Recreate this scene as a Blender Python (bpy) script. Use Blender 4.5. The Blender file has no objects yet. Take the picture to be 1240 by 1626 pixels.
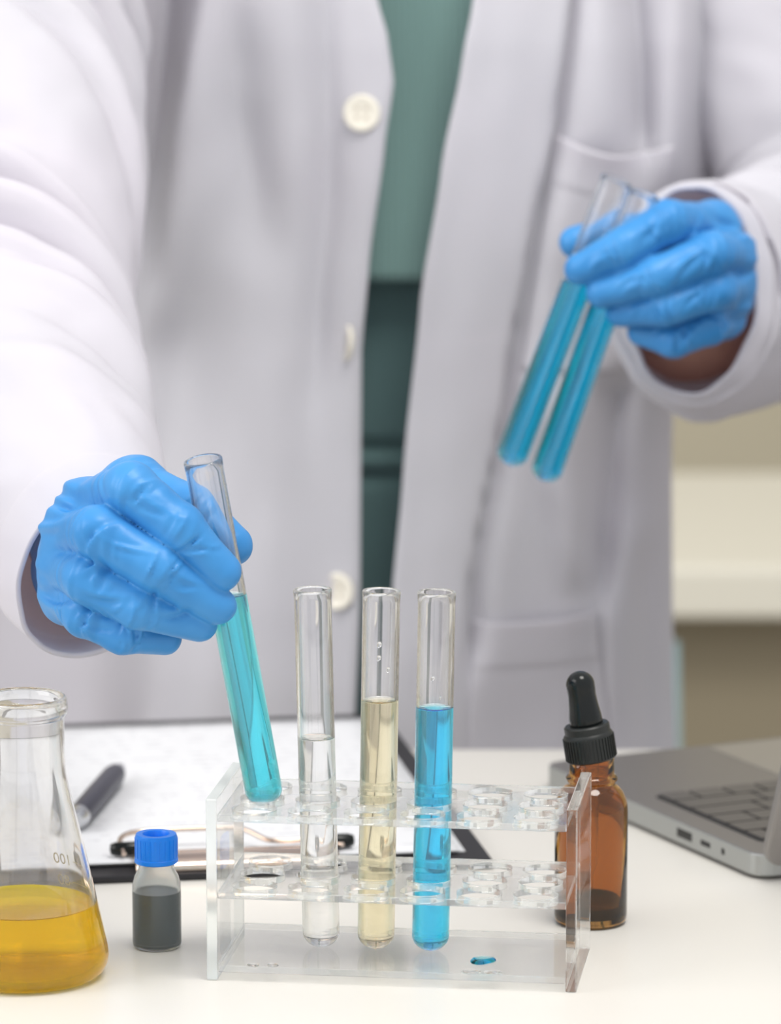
import bpy, bmesh, math, random
import numpy as np
from mathutils import Vector, Matrix, noise

random.seed(4)
S = bpy.context.scene
COL = S.collection
PI = math.pi
R = math.radians

# ------------------------------------------------------------------ camera
F_PX, PITCH = 6840.0, R(9.5)
CAM = Vector((0.0, -1.735, 1.231))
TZ = 0.75                                   # table top height
cam = bpy.data.cameras.new('camera')
cam.sensor_fit = 'HORIZONTAL'
cam.sensor_width = 36.0
cam.lens = F_PX / 1240.0 * 36.0
cam.clip_end = 60
cam.dof.use_dof = True
cam.dof.focus_distance = 1.775
cam.dof.aperture_fstop = 11.0
camo = bpy.data.objects.new('camera', cam)
COL.objects.link(camo)
camo.location = CAM
camo.rotation_euler = (PI / 2 - PITCH, 0, 0)
S.camera = camo

# ------------------------------------------------------------------ world, lights, exposure
w = bpy.data.worlds.new('room_light')
S.world = w
w.use_nodes = True
w.node_tree.nodes['Background'].inputs[0].default_value = (0.97, 0.98, 1.0, 1)
w.node_tree.nodes['Background'].inputs[1].default_value = 0.68


def area(name, loc, target, sx, sy, power, col, shape='RECTANGLE'):
    l = bpy.data.lights.new(name, 'AREA')
    l.shape = shape
    l.size = sx
    if shape in ('RECTANGLE', 'ELLIPSE'):
        l.size_y = sy
    l.energy = power
    l.color = col
    o = bpy.data.objects.new(name, l)
    COL.objects.link(o)
    o.location = loc
    o.rotation_euler = (Vector(target) - Vector(loc)).to_track_quat('-Z', 'Y').to_euler()
    return o


area('window_light', (-1.9, -0.7, 2.0), (0, 0.25, 0.9), 1.4, 1.4, 20, (1.0, 0.985, 0.96))
area('ceiling_lamp', (0.35, -0.35, 2.6), (0.1, 0.2, 0.8), 0.8, 0.8, 17, (1.0, 0.97, 0.92), 'DISK')
S.view_settings.view_transform = 'Standard'
S.view_settings.look = 'None'
S.view_settings.exposure = 0.38
S.view_settings.gamma = 1.0
S.view_settings.use_curve_mapping = False
S.cycles.max_bounces = 40
S.cycles.transmission_bounces = 40
S.cycles.transparent_max_bounces = 32
S.cycles.glossy_bounces = 10
S.cycles.diffuse_bounces = 4


# ------------------------------------------------------------------ measuring helpers
_cp, _sp = math.cos(PITCH), math.sin(PITCH)


def at(px, py, Y):
    """world point at depth plane y = Y seen at photo pixel (px, py)"""
    u, v = (px - 620.0) / F_PX, (813.0 - py) / F_PX
    d = Vector((u, _cp + v * _sp, -_sp + v * _cp))
    return CAM + d * ((Y - CAM.y) / d.y)


def on_table(px, py, z=TZ):
    u, v = (px - 620.0) / F_PX, (813.0 - py) / F_PX
    d = Vector((u, _cp + v * _sp, -_sp + v * _cp))
    return CAM + d * ((z - CAM.z) / d.z)


def pix(x, y, z):
    q = Vector((x, y, z)) - CAM
    dep = q.y * _cp - q.z * _sp
    up = q.y * _sp + q.z * _cp
    return 620 + F_PX * q.x / dep, 813 - F_PX * up / dep


def interp(v, pts):
    """pts: list of (key, value) sorted by key"""
    if v <= pts[0][0]:
        return pts[0][1]
    for (a, b), (c, d) in zip(pts, pts[1:]):
        if v <= c:
            t = (v - a) / (c - a)
            t = t * t * (3 - 2 * t) * 0.35 + t * 0.65
            return b + (d - b) * t
    return pts[-1][1]


# ------------------------------------------------------------------ materials
def mat(name, color=(0.8, 0.8, 0.8), rough=0.5, metal=0.0, trans=0.0, ior=1.45, spec=0.5, **kw):
    m = bpy.data.materials.new(name)
    m.use_nodes = True
    p = m.node_tree.nodes['Principled BSDF']
    p.inputs['Base Color'].default_value = (*color, 1)
    p.inputs['Roughness'].default_value = rough
    p.inputs['Metallic'].default_value = metal
    p.inputs['Transmission Weight'].default_value = trans
    p.inputs['IOR'].default_value = ior
    p.inputs['Specular IOR Level'].default_value = spec
    for k, v in kw.items():
        p.inputs[k.replace('_', ' ')].default_value = v
    return m


def nn(m, typ, **props):
    n = m.node_tree.nodes.new(typ)
    for k, v in props.items():
        setattr(n, k, v)
    return n


def add_bump(m, scale=50, strength=0.2, dist=0.001, detail=3, kind='noise', stretch=(1, 1, 1), gen='Object', distortion=0.0):
    nt = m.node_tree
    p = nt.nodes['Principled BSDF']
    tc = nn(m, 'ShaderNodeTexCoord')
    mp = nn(m, 'ShaderNodeMapping')
    mp.inputs['Scale'].default_value = stretch
    nt.links.new(tc.outputs[gen], mp.inputs[0])
    if kind == 'noise':
        t = nn(m, 'ShaderNodeTexNoise')
        t.inputs['Scale'].default_value = scale
        t.inputs['Detail'].default_value = detail
        t.inputs['Distortion'].default_value = distortion
        out = t.outputs['Fac']
    else:
        t = nn(m, 'ShaderNodeTexWave', wave_type='BANDS', bands_direction='X')
        t.inputs['Scale'].default_value = scale
        t.inputs['Distortion'].default_value = distortion
        out = t.outputs['Fac']
    nt.links.new(mp.outputs[0], t.inputs['Vector'])
    b = nn(m, 'ShaderNodeBump')
    b.inputs['Strength'].default_value = strength
    b.inputs['Distance'].default_value = dist
    nt.links.new(out, b.inputs['Height'])
    nt.links.new(b.outputs[0], p.inputs['Normal'])
    return m


def add_mottle(m, c1, c2, scale=6, detail=2, stretch=(1, 1, 1), lo=0.35, hi=0.65):
    nt = m.node_tree
    p = nt.nodes['Principled BSDF']
    tc = nn(m, 'ShaderNodeTexCoord')
    mp = nn(m, 'ShaderNodeMapping')
    mp.inputs['Scale'].default_value = stretch
    nt.links.new(tc.outputs['Object'], mp.inputs[0])
    t = nn(m, 'ShaderNodeTexNoise')
    t.inputs['Scale'].default_value = scale
    t.inputs['Detail'].default_value = detail
    nt.links.new(mp.outputs[0], t.inputs['Vector'])
    r = nn(m, 'ShaderNodeValToRGB')
    r.color_ramp.elements[0].position = lo
    r.color_ramp.elements[1].position = hi
    r.color_ramp.elements[0].color = (*c1, 1)
    r.color_ramp.elements[1].color = (*c2, 1)
    nt.links.new(t.outputs['Fac'], r.inputs[0])
    nt.links.new(r.outputs[0], p.inputs['Base Color'])
    return m


def absorb(m, sigma):
    """homogeneous absorption, sigma per metre and channel"""
    d = max(sigma)
    v = nn(m, 'ShaderNodeVolumeAbsorption')
    v.inputs['Density'].default_value = d
    v.inputs['Color'].default_value = tuple(1 - s / d for s in sigma) + (1,)
    m.node_tree.links.new(v.outputs[0], m.node_tree.nodes['Material Output'].inputs['Volume'])
    return m


def blend(m, typ, fac, color=(1, 1, 1)):
    """mix a second shader into the surface"""
    nt = m.node_tree
    out = nt.nodes['Material Output']
    src = out.inputs['Surface'].links[0].from_socket
    b = nn(m, typ)
    b.inputs['Color'].default_value = (*color, 1)
    x = nn(m, 'ShaderNodeMixShader')
    x.inputs[0].default_value = fac
    nt.links.new(src, x.inputs[1])
    nt.links.new(b.outputs[0], x.inputs[2])
    nt.links.new(x.outputs[0], out.inputs['Surface'])
    return m


M = {}
M['coat'] = add_bump(mat('white_cotton', (0.80, 0.785, 0.845), 0.85, spec=0.15, Sheen_Weight=0.15), 420, 0.12, 0.0006, 2)
add_mottle(M['coat'], (0.735, 0.74, 0.785), (0.77, 0.755, 0.815), 5, 2)
blend(M['coat'], 'ShaderNodeBsdfTranslucent', 0.33, (0.86, 0.78, 0.82))
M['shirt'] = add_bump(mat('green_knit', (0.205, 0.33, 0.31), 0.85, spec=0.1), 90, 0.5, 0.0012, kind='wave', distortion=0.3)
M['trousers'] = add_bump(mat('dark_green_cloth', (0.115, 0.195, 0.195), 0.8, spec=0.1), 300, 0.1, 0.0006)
M['glove'] = add_bump(mat('blue_nitrile', (0.055, 0.295, 0.67), 0.40, spec=0.4), 260, 0.10, 0.0008, 3, distortion=0.6)
add_mottle(M['glove'], (0.038, 0.235, 0.565), (0.055, 0.275, 0.62), 34, 3)
M['skin'] = mat('skin', (0.48, 0.24, 0.17), 0.55, Subsurface_Weight=0.0)
M['button'] = mat('cream_button', (0.84, 0.80, 0.70), 0.35)
M['button_hole'] = mat('button_thread', (0.62, 0.56, 0.47), 0.7)
M['stitch'] = mat('stitch', (0.80, 0.78, 0.80), 0.8)
M['table'] = add_mottle(mat('white_laminate', (0.86, 0.83, 0.78), 0.32, spec=0.45), (0.72, 0.695, 0.645), (0.745, 0.72, 0.668), 3, 2)
M['table_leg'] = mat('table_leg_metal', (0.7, 0.7, 0.7), 0.4, 0.6)
M['glass'] = blend(mat('clear_glass', (1, 1, 1), 0.0, trans=1.0, ior=1.47), 'ShaderNodeBsdfTransparent', 0.10)
M['flask_glass'] = blend(mat('flask_glass', (1, 1, 1), 0.0, trans=1.0, ior=1.47), 'ShaderNodeBsdfTransparent', 0.10)
M['acrylic'] = blend(mat('clear_acrylic', (0.985, 0.995, 0.99), 0.0, trans=1.0, ior=1.48), 'ShaderNodeBsdfTransparent', 0.60)
M['acrylic_edge'] = blend(mat('cut_acrylic_edge', (0.985, 0.995, 0.99), 0.0, trans=1.0, ior=1.48), 'ShaderNodeBsdfTransparent', 0.30)
blend(M['acrylic_edge'], 'ShaderNodeBsdfTranslucent', 0.07, (0.93, 0.97, 0.96))
blend(M['acrylic_edge'], 'ShaderNodeBsdfDiffuse', 0.14, (0.93, 0.97, 0.96))
M['acrylic_clear'] = blend(mat('polished_acrylic_edge', (0.985, 0.995, 0.99), 0.0, trans=1.0, ior=1.48), 'ShaderNodeBsdfTransparent', 0.15)
M['acrylic_frost'] = blend(mat('sawn_acrylic_edge', (0.94, 0.98, 0.97), 0.2, trans=1.0, ior=1.48), 'ShaderNodeBsdfDiffuse', 0.40, (0.86, 0.91, 0.90))
M['water'] = absorb(mat('clear_liquid', (1, 1, 1), 0.0, trans=1.0, ior=1.333), (2.0, 1.5, 1.5))
M['pale_yellow'] = absorb(mat('pale_yellow_liquid', (1, 1, 1), 0.0, trans=1.0, ior=1.333), (5.0, 12.0, 40.0))
M['blue'] = absorb(mat('blue_liquid', (1, 1, 1), 0.0, trans=1.0, ior=1.333), (380.0, 35.0, 0.5))
M['cyan'] = absorb(mat('cyan_liquid', (1, 1, 1), 0.0, trans=1.0, ior=1.333), (230.0, 19.0, 5.0))
M['yellow'] = absorb(mat('yellow_liquid', (1.0, 0.80, 0.0), 0.0, trans=0.94, ior=1.333), (0.1, 5.5, 300.0))
blend(M['yellow'], 'ShaderNodeBsdfTransparent', 0.45, (1.0, 0.92, 0.2))
M['print'] = mat('cream_print', (0.62, 0.54, 0.34), 0.6)
M['amber'] = mat('amber_glass', (0.57, 0.285, 0.062), 0.0, trans=1.0, ior=1.5)
M['amber_liquid'] = mat('dark_liquid', (0.012, 0.010, 0.010), 0.08)
M['rubber'] = mat('black_rubber', (0.008, 0.010, 0.010), 0.16, spec=0.35)
M['black_plastic'] = mat('black_plastic', (0.012, 0.014, 0.013), 0.45)
M['blue_plastic'] = mat('blue_plastic', (0.004, 0.24, 0.93), 0.3, Subsurface_Weight=0.0)
M['frosted'] = mat('frosted_plastic', (0.93, 0.965, 0.96), 0.22, trans=0.91, ior=1.28)
M['dark_solution'] = mat('dark_solution', (0.022, 0.040, 0.048), 0.25)
M['paper'] = mat('paper', (0.75, 0.75, 0.77), 0.8, spec=0.1)
M['board'] = add_bump(mat('black_board', (0.016, 0.015, 0.018), 0.5), 400, 0.1, 0.0004)
M['clip_metal'] = mat('champagne_metal', (0.66, 0.53, 0.44), 0.22, 1.0)
M['pen_body'] = mat('dark_grey_pen', (0.05, 0.05, 0.07), 0.4)
M['pen_metal'] = mat('pen_metal', (0.62, 0.63, 0.65), 0.25, 0.9)
M['laptop'] = mat('grey_aluminium', (0.30, 0.285, 0.275), 0.42, 0.75)
M['laptop_side'] = mat('grey_aluminium_edge', (0.42, 0.43, 0.42), 0.4, 0.75)
M['key'] = mat('key_plastic', (0.085, 0.08, 0.08), 0.35)
M['key_well'] = mat('key_well', (0.03, 0.03, 0.03), 0.5)
M['trackpad'] = mat('trackpad', (0.36, 0.345, 0.33), 0.3, 0.6)
M['port'] = mat('port_black', (0.01, 0.01, 0.01), 0.4)
M['screen'] = mat('screen', (0.01, 0.01, 0.012), 0.1)
M['wall'] = add_mottle(mat('beige_wall', (0.60, 0.54, 0.40), 0.9, spec=0.1), (0.58, 0.525, 0.39), (0.63, 0.57, 0.43), 1.5)
M['floor'] = mat('grey_floor', (0.42, 0.39, 0.35), 0.5)
M['bench_top'] = mat('cream_top', (0.80, 0.76, 0.65), 0.4)
M['bench_panel'] = mat('brown_panel', (0.30, 0.255, 0.175), 0.6)
M['chair'] = mat('pale_blue_plastic', (0.42, 0.60, 0.64), 0.4)
M['chair_leg'] = mat('chair_leg', (0.5, 0.5, 0.5), 0.35, 0.8)


# ------------------------------------------------------------------ object helpers
def link(o, parent=None):
    COL.objects.link(o)
    if parent:
        o.parent = parent
    return o


def empty(name, loc, label=None, cat=None, rotz=0.0, group=None):
    o = bpy.data.objects.new(name, None)
    o.empty_display_size = 0.02
    COL.objects.link(o)
    o.location = loc
    o.rotation_euler = (0, 0, rotz)
    if label:
        o['label'] = label
    if cat:
        o['category'] = cat
    if group:
        o['group'] = group
    return o


def mesh_obj(name, verts, faces, material, parent=None, smooth=False, world=False):
    me = bpy.data.meshes.new(name)
    me.from_pydata([tuple(v) for v in verts], [], faces)
    me.update()
    return mesh_link(name, me, material, parent, smooth, world)


def mesh_link(name, me, material, parent=None, smooth=False, world=False):
    if material:
        me.materials.append(material)
    if smooth:
        me.polygons.foreach_set('use_smooth', [True] * len(me.polygons))
    o = bpy.data.objects.new(name, me)
    COL.objects.link(o)
    if parent:
        o.parent = parent
        if world:                       # geometry given in world coordinates
            mw = PENDING.get(parent.name)
            o.matrix_parent_inverse = world_of(parent).inverted()
    return o


PENDING = {}


def world_of(o):
    m = Matrix.LocRotScale(o.location, o.rotation_euler, o.scale)
    if o.parent:
        return world_of(o.parent) @ o.matrix_parent_inverse @ m
    return m


def from_bm(name, bm, material, parent=None, smooth=False, world=False):
    bmesh.ops.recalc_face_normals(bm, faces=bm.faces)
    me = bpy.data.meshes.new(name)
    bm.to_mesh(me)
    bm.free()
    return mesh_link(name, me, material, parent, smooth, world)


def bevel(o, width, seg=2, ang=35):
    m = o.modifiers.new('bevel', 'BEVEL')
    m.width = width
    m.segments = seg
    m.limit_method = 'ANGLE'
    m.angle_limit = R(ang)
    return o


def box_bm(x0, x1, y0, y1, z0, z1, bm=None):
    bm = bm or bmesh.new()
    v = [bm.verts.new(p) for p in ((x0, y0, z0), (x1, y0, z0), (x1, y1, z0), (x0, y1, z0),
                                   (x0, y0, z1), (x1, y0, z1), (x1, y1, z1), (x0, y1, z1))]
    for f in ((0, 3, 2, 1), (4, 5, 6, 7), (0, 1, 5, 4), (1, 2, 6, 5), (2, 3, 7, 6), (3, 0, 4, 7)):
        bm.faces.new([v[i] for i in f])
    return bm


def box(name, x0, x1, y0, y1, z0, z1, material, parent=None, bev=0.0, seg=2):
    o = from_bm(name, box_bm(x0, x1, y0, y1, z0, z1), material, parent)
    if bev:
        bevel(o, bev, seg)
    return o


def lathe_bm(profile, n=64, cap0=True, cap1=True):
    """profile: (r, z) from first to last; r == 0 makes a pole"""
    bm = bmesh.new()
    rings = []
    for r, z in profile:
        if r <= 1e-7:
            rings.append([bm.verts.new((0, 0, z))])
        else:
            rings.append([bm.verts.new((r * math.cos(2 * PI * i / n), r * math.sin(2 * PI * i / n), z)) for i in range(n)])
    for a, b in zip(rings, rings[1:]):
        for i in range(n):
            j = (i + 1) % n
            if len(a) == 1 and len(b) == 1:
                continue
            if len(a) == 1:
                bm.faces.new((a[0], b[i], b[j]))
            elif len(b) == 1:
                bm.faces.new((a[i], a[j], b[0]))
            else:
                bm.faces.new((a[i], a[j], b[j], b[i]))
    if cap0 and len(rings[0]) > 1:
        bm.faces.new(rings[0])
    if cap1 and len(rings[-1]) > 1:
        bm.faces.new(rings[-1])
    return bm


def lathe(name, profile, material, parent=None, n=64, smooth=True, auto=None):
    o = from_bm(name, lathe_bm(profile, n), material, parent, smooth)
    if auto:
        sharp(o, auto)
    return o


def sharp(o, ang=35):
    """smooth shading with hard edges above the angle"""
    me = o.data
    bm = bmesh.new()
    bm.from_mesh(me)
    for f in bm.faces:
        f.smooth = True
    for e in bm.edges:
        e.smooth = not (len(e.link_faces) == 2 and e.calc_face_angle(0) > R(ang))
    bm.to_mesh(me)
    bm.free()
    return o


def arc(cx, cz, r, a0, a1, n):
    return [(cx + r * math.cos(R(a0 + (a1 - a0) * i / n)), cz + r * math.sin(R(a0 + (a1 - a0) * i / n))) for i in range(n + 1)]


def catmull(pts, n):
    """smooth dense polyline through tuples"""
    P = [np.array(p, float) for p in pts]
    P = [2 * P[0] - P[1]] + P + [2 * P[-1] - P[-2]]
    out = []
    for i in range(1, len(P) - 2):
        for k in range(n):
            t = k / n
            out.append(0.5 * ((2 * P[i]) + (-P[i - 1] + P[i + 1]) * t + (2 * P[i - 1] - 5 * P[i] + 4 * P[i + 1] - P[i + 2]) * t * t
                              + (-P[i - 1] + 3 * P[i] - 3 * P[i + 1] + P[i + 2]) * t ** 3))
    out.append(P[-2])
    return out


def tube(name, pts, radius, material, parent=None, n=12, world=False, closed=False):
    """round rod along a polyline"""
    P = [Vector(p) for p in pts]
    bm = bmesh.new()
    rings = []
    ref = None
    for i, p in enumerate(P):
        a = P[i - 1] if i else (P[-1] if closed else p)
        b = P[i + 1] if i + 1 < len(P) else (P[0] if closed else p)
        t = (b - a).normalized()
        if ref is None:
            ref = t.orthogonal().normalized()
        ref = (ref - t * ref.dot(t)).normalized()
        bi = t.cross(ref)
        rr = radius[i] if isinstance(radius, (list, tuple)) else radius
        rings.append([bm.verts.new(p + (ref * math.cos(2 * PI * k / n) + bi * math.sin(2 * PI * k / n)) * rr) for k in range(n)])
    pairs = list(zip(rings, rings[1:])) + ([(rings[-1], rings[0])] if closed else [])
    for a, b in pairs:
        for k in range(n):
            j = (k + 1) % n
            bm.faces.new((a[k], a[j], b[j], b[k]))
    if not closed:
        bm.faces.new(rings[0])
        bm.faces.new(rings[-1])
    o = from_bm(name, bm, material, parent, False, world)
    return sharp(o, 50)


def structure(o):
    o['kind'] = 'structure'
    return o


# ------------------------------------------------------------------ signed distance sculpting (bodies, gloved hands)
def surface_nets(fn, lo, hi, h):
    lo, hi = np.array(lo, float), np.array(hi, float)
    n = np.ceil((hi - lo) / h).astype(int) + 1
    ax = [lo[i] + h * np.arange(n[i]) for i in range(3)]
    X, Y, Z = np.meshgrid(*[a.astype(np.float32) for a in ax], indexing='ij')
    D = fn(X, Y, Z)
    inside = D < 0
    cnt = np.zeros(tuple(n - 1), np.float32)
    acc = [np.zeros(tuple(n - 1), np.float32) for _ in range(3)]
    nx, ny, nz = n

    def sl(i, j, k):
        return (slice(i, nx - 1 + i), slice(j, ny - 1 + j), slice(k, nz - 1 + k))
    corners = [(i, j, k) for i in (0, 1) for j in (0, 1) for k in (0, 1)]
    for c in corners:
        for a in range(3):
            if c[a] == 0:
                e = list(c)
                e[a] = 1
                d0, d1 = D[sl(*c)], D[sl(*e)]
                m = (d0 < 0) != (d1 < 0)
                den = np.where(m, d0 - d1, 1)
                t = np.where(m, d0 / den, 0)
                cnt += m
                for b in range(3):
                    acc[b] += np.where(m, (t if b == a else c[b]), 0)
    act = cnt > 0
    idx = -np.ones(act.shape, np.int64)
    idx[act] = np.arange(act.sum())
    I, J, K = np.nonzero(act)
    c = cnt[act]
    V = np.stack([lo[0] + h * (I + acc[0][act] / c), lo[1] + h * (J + acc[1][act] / c), lo[2] + h * (K + acc[2][act] / c)], 1)
    F = []
    A = inside
    for a in range(3):
        b, d = (a + 1) % 3, (a + 2) % 3
        s0 = [slice(None)] * 3
        s1 = [slice(None)] * 3
        s0[a] = slice(0, n[a] - 1)
        s1[a] = slice(1, n[a])
        ch = A[tuple(s0)] != A[tuple(s1)]
        ii = np.array(np.nonzero(ch)).T
        ok = (ii[:, b] > 0) & (ii[:, d] > 0) & (ii[:, b] < n[b] - 1) & (ii[:, d] < n[d] - 1)
        ii = ii[ok]
        first = A[ii[:, 0], ii[:, 1], ii[:, 2]]
        q = []
        for ob, od in ((1, 1), (0, 1), (0, 0), (1, 0)):
            jj = ii.copy()
            jj[:, b] -= ob
            jj[:, d] -= od
            q.append(idx[jj[:, 0], jj[:, 1], jj[:, 2]])
        q = np.stack(q, 1)
        q[~first] = q[~first][:, ::-1]
        F.append(q)
    F = np.concatenate(F)
    return V, F


def sdf_mesh(name, fn, lo, hi, h, smooth_iter=2):
    V, F = surface_nets(fn, lo, hi, h)
    # light laplacian smoothing over quad edges
    for _ in range(smooth_iter):
        s = np.zeros_like(V)
        c = np.zeros(len(V))
        for a, b in ((0, 1), (1, 2), (2, 3), (3, 0)):
            np.add.at(s, F[:, a], V[F[:, b]])
            np.add.at(s, F[:, b], V[F[:, a]])
            np.add.at(c, F[:, a], 1)
            np.add.at(c, F[:, b], 1)
        V = V * 0.5 + 0.5 * s / np.maximum(c, 1)[:, None]
    me = bpy.data.meshes.new(name)
    me.vertices.add(len(V))
    me.vertices.foreach_set('co', V.astype(np.float32).ravel())
    me.loops.add(len(F) * 4)
    me.loops.foreach_set('vertex_index', F.astype(np.int32).ravel())
    me.polygons.add(len(F))
    me.polygons.foreach_set('loop_start', np.arange(len(F), dtype=np.int32) * 4)
    me.update(calc_edges=True)
    me.validate()
    return me


def cone_d(P, a, b, ra, rb):
    """distance to a tapered capsule"""
    X, Y, Z = P
    a, b = np.array(a, np.float32), np.array(b, np.float32)
    ab = b - a
    L = float(ab @ ab)
    t = ((X - a[0]) * ab[0] + (Y - a[1]) * ab[1] + (Z - a[2]) * ab[2]) / max(L, 1e-12)
    t = np.clip(t, 0, 1)
    dx, dy, dz = X - a[0] - t * ab[0], Y - a[1] - t * ab[1], Z - a[2] - t * ab[2]
    return np.sqrt(dx * dx + dy * dy + dz * dz) - (ra + (rb - ra) * t)


def smin(a, b, k):
    h = np.clip(0.5 + 0.5 * (b - a) / k, 0, 1)
    return b + (a - b) * h - k * h * (1 - h)


def wob(X, Y, Z, f, ph):
    return (np.sin(X * f + ph + 1.7 * np.sin(Y * f * 0.6 + ph)) + np.sin(Y * f * 1.1 + 2 * ph + 1.3 * np.sin(Z * f * 0.7))
            + np.sin(Z * f * 0.9 - ph + 1.5 * np.sin(X * f * 0.8 + 2.0))) / 3

# ================================================================== THE SETTING
floor = structure(box('floor', -4, 4, -3.5, 3.4, -0.05, 0, M['floor']))
wall = structure(box('wall_back', -4, 4, 2.9, 3.0, 0, 2.9, M['wall']))
base = structure(box('baseboard_back', -4, 4, 2.885, 2.9, 0, 0.09, M['bench_top'], None, 0.003))

# ------------------------------------------------------------------ table
T = empty('table', (0, 0, 0), 'large white laminate table carrying the rack, flask and laptop', 'table')
TE = 0.410                                  # far edge of the table
box('table_top', -0.95, 0.95, -0.5, TE, TZ - 0.03, TZ, M['table'], T, 0.003, 3)
for lx in (-0.88, 0.84):
    for ly in (-0.44, 0.32):
        box('leg', lx, lx + 0.04, ly, ly + 0.04, 0, TZ - 0.03, M['table_leg'], T, 0.003)

# ------------------------------------------------------------------ low console behind, blurred
B = empty('console_table', (0.75, 1.85, 0), 'low cream console with a brown front panel behind the lab coat', 'console')
box('console_top', -0.85, 0.95, -0.19, 0.30, 0.575, 0.618, M['bench_top'], B, 0.006, 3)
box('front_panel', -0.80, 0.90, -0.12, -0.10, 0.03, 0.575, M['bench_panel'], B, 0.002)
box('side_panel', -0.82, -0.80, -0.12, 0.28, 0.0, 0.575, M['bench_panel'], B, 0.002)
box('side_panel', 0.90, 0.92, -0.12, 0.28, 0.0, 0.575, M['bench_panel'], B, 0.002)

# ------------------------------------------------------------------ chair behind the person
CH = empty('chair', (-0.026, 1.0, 0), 'pale blue plastic chair almost hidden behind the lab coat', 'chair')


def chair_shell(name, pts, wx, thick, parent):
    P = catmull(pts, 6)
    nx = 13
    V, Fc = [], []
    for p in P:
        for i in range(nx):
            u = -1 + 2 * i / (nx - 1)
            V.append((u * wx * (1 - 0.05 * abs(p[1])), p[0] - 0.02 * u * u, p[1] + 0.012 * u * u))
    for a in range(len(P) - 1):
        for i in range(nx - 1):
            k = a * nx + i
            Fc.append((k, k + 1, k + nx + 1, k + nx))
    o = mesh_obj(name, V, Fc, M['chair'], parent, True)
    s = o.modifiers.new('thick', 'SOLIDIFY')
    s.thickness = thick
    return o


chair_shell('seat', [(-0.2, 0.44), (-0.1, 0.435), (0.1, 0.42), (0.18, 0.43)], 0.215, 0.008, CH)
chair_shell('backrest', [(0.18, 0.435), (0.22, 0.49), (0.235, 0.55), (0.25, 0.615), (0.252, 0.63)], 0.235, 0.008, CH)
for sx in (-1, 1):
    for sy in (-1, 1):
        tube('leg', [(sx * 0.17, sy * 0.14, 0.425), (sx * 0.20, sy * 0.19, 0.0)], 0.011, M['chair_leg'], CH)

# ================================================================== THE PERSON
PE = empty('person', (-0.02, 0.64, 0), 'person in an open white lab coat and blue gloves handling test tubes', 'person')
CF = 0.515                                 # depth of the coat front


def fold_px(px, py):
    """outward relief of the coat front, in mm, read off the drape in the photograph"""
    d = 0.0

    def ridge(path, wl, wr, amp, y0=-900, y1=2000, soft=60):
        x = interp(py, path)
        u = px - x
        g = math.exp(-(u / (wl if u < 0 else wr)) ** 2)
        f = 1 / (1 + math.exp(-(py - y0) / soft * 4)) * 1 / (1 + math.exp((py - y1) / soft * 4))
        return amp * 1.5 * g * f
    # viewer's left panel
    d += ridge([(-300, 360), (0, 328), (120, 305), (250, 275), (400, 247), (560, 232), (800, 215)], 26, 90, 17, -900, 520, 130)
    d += ridge([(-300, 330), (0, 262), (250, 245), (420, 232)], 40, 24, -15, -900, 430, 90)
    d += ridge([(0, 362), (150, 375), (330, 410), (500, 430)], 45, 45, -7, -900, 420, 120)
    d += ridge([(0, 452), (200, 450), (500, 400), (800, 360), (1200, 330)], 70, 60, 6)
    d += ridge([(0, 515), (300, 522), (500, 505), (900, 480), (1200, 470)], 30, 22, -6, -900, 640, 120)
    d += ridge([(300, 300), (600, 290), (900, 270), (1200, 240)], 50, 60, -6, 420, 3000, 120)
    d += ridge([(300, 470), (700, 440), (1200, 430)], 45, 70, 5, 560, 3000, 120)
    d += ridge([(600, 120), (900, 140), (1200, 130)], 60, 60, 8, 800, 3000, 120)
    # viewer's right panel
    d += ridge([(0, 905), (200, 880), (420, 835), (600, 805), (950, 742), (1200, 725)], 3, 26, -10, -900, 1050, 60)
    d += ridge([(0, 800), (400, 760), (800, 700), (1200, 660)], 80, 90, 3)
    d += ridge([(-200, 1010), (0, 1012), (120, 1022), (240, 1025)], 28, 24, -9, -900, 250, 70)
    d += ridge([(-200, 960), (0, 955), (150, 960)], 45, 40, 5, -900, 240, 70)
    d += ridge([(-200, 1085), (0, 1082), (250, 1070)], 30, 30, 7, -900, 300, 70)
    d += ridge([(600, 870), (760, 895), (850, 915), (960, 940)], 40, 34, 9, 600, 985, 60)
    d += ridge([(560, 1000), (760, 975), (900, 965), (970, 955)], 44, 26, -13, 620, 975, 50)
    d += ridge([(800, 1010), (950, 985), (1200, 990)], 30, 50, 9, 850, 3000, 60)
    d += ridge([(800, 1040), (1000, 1030), (1200, 1035)], 25, 25, -5, 900, 3000, 80)
    d += ridge([(600, 850), (1200, 830)], 70, 60, -4, 700, 3000, 100)
    d += 1.6 * noise.noise(Vector((px / 130.0, py / 210.0, 3.1))) + 0.8 * noise.noise(Vector((px / 50.0, py / 110.0, 9.1)))
    return d


def coat_sec(z):
    """centre x, half width, half depth, exponent of the coat section at height z"""
    cx = interp(z, [(0.55, -0.035), (0.80, -0.032), (0.95, -0.015), (1.10, 0.008), (1.3, 0.0)])
    a = interp(z, [(0.55, 0.203), (0.74, 0.190), (0.80, 0.188), (0.90, 0.176), (0.97, 0.170), (1.02, 0.184), (1.10, 0.186), (1.22, 0.190), (1.36, 0.12)])
    b = interp(z, [(0.55, 0.14), (0.8, 0.132), (0.95, 0.125), (1.1, 0.125), (1.25, 0.11), (1.36, 0.075)])
    return cx, a, b


def coat_xy(phi, z):
    cx, a, b = coat_sec(z)
    s, c = math.sin(phi), math.cos(phi)
    p = 0.80
    x = cx + a * math.copysign(abs(s) ** p, s)
    y = CF + 0.130 - b * math.copysign(abs(c) ** p, c)
    if c > 0.05:
        px, py = pix(x, CF, z)
        y -= fold_px(px, py) * 0.001 * min(1, c * 2.2)
    return x, y


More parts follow.
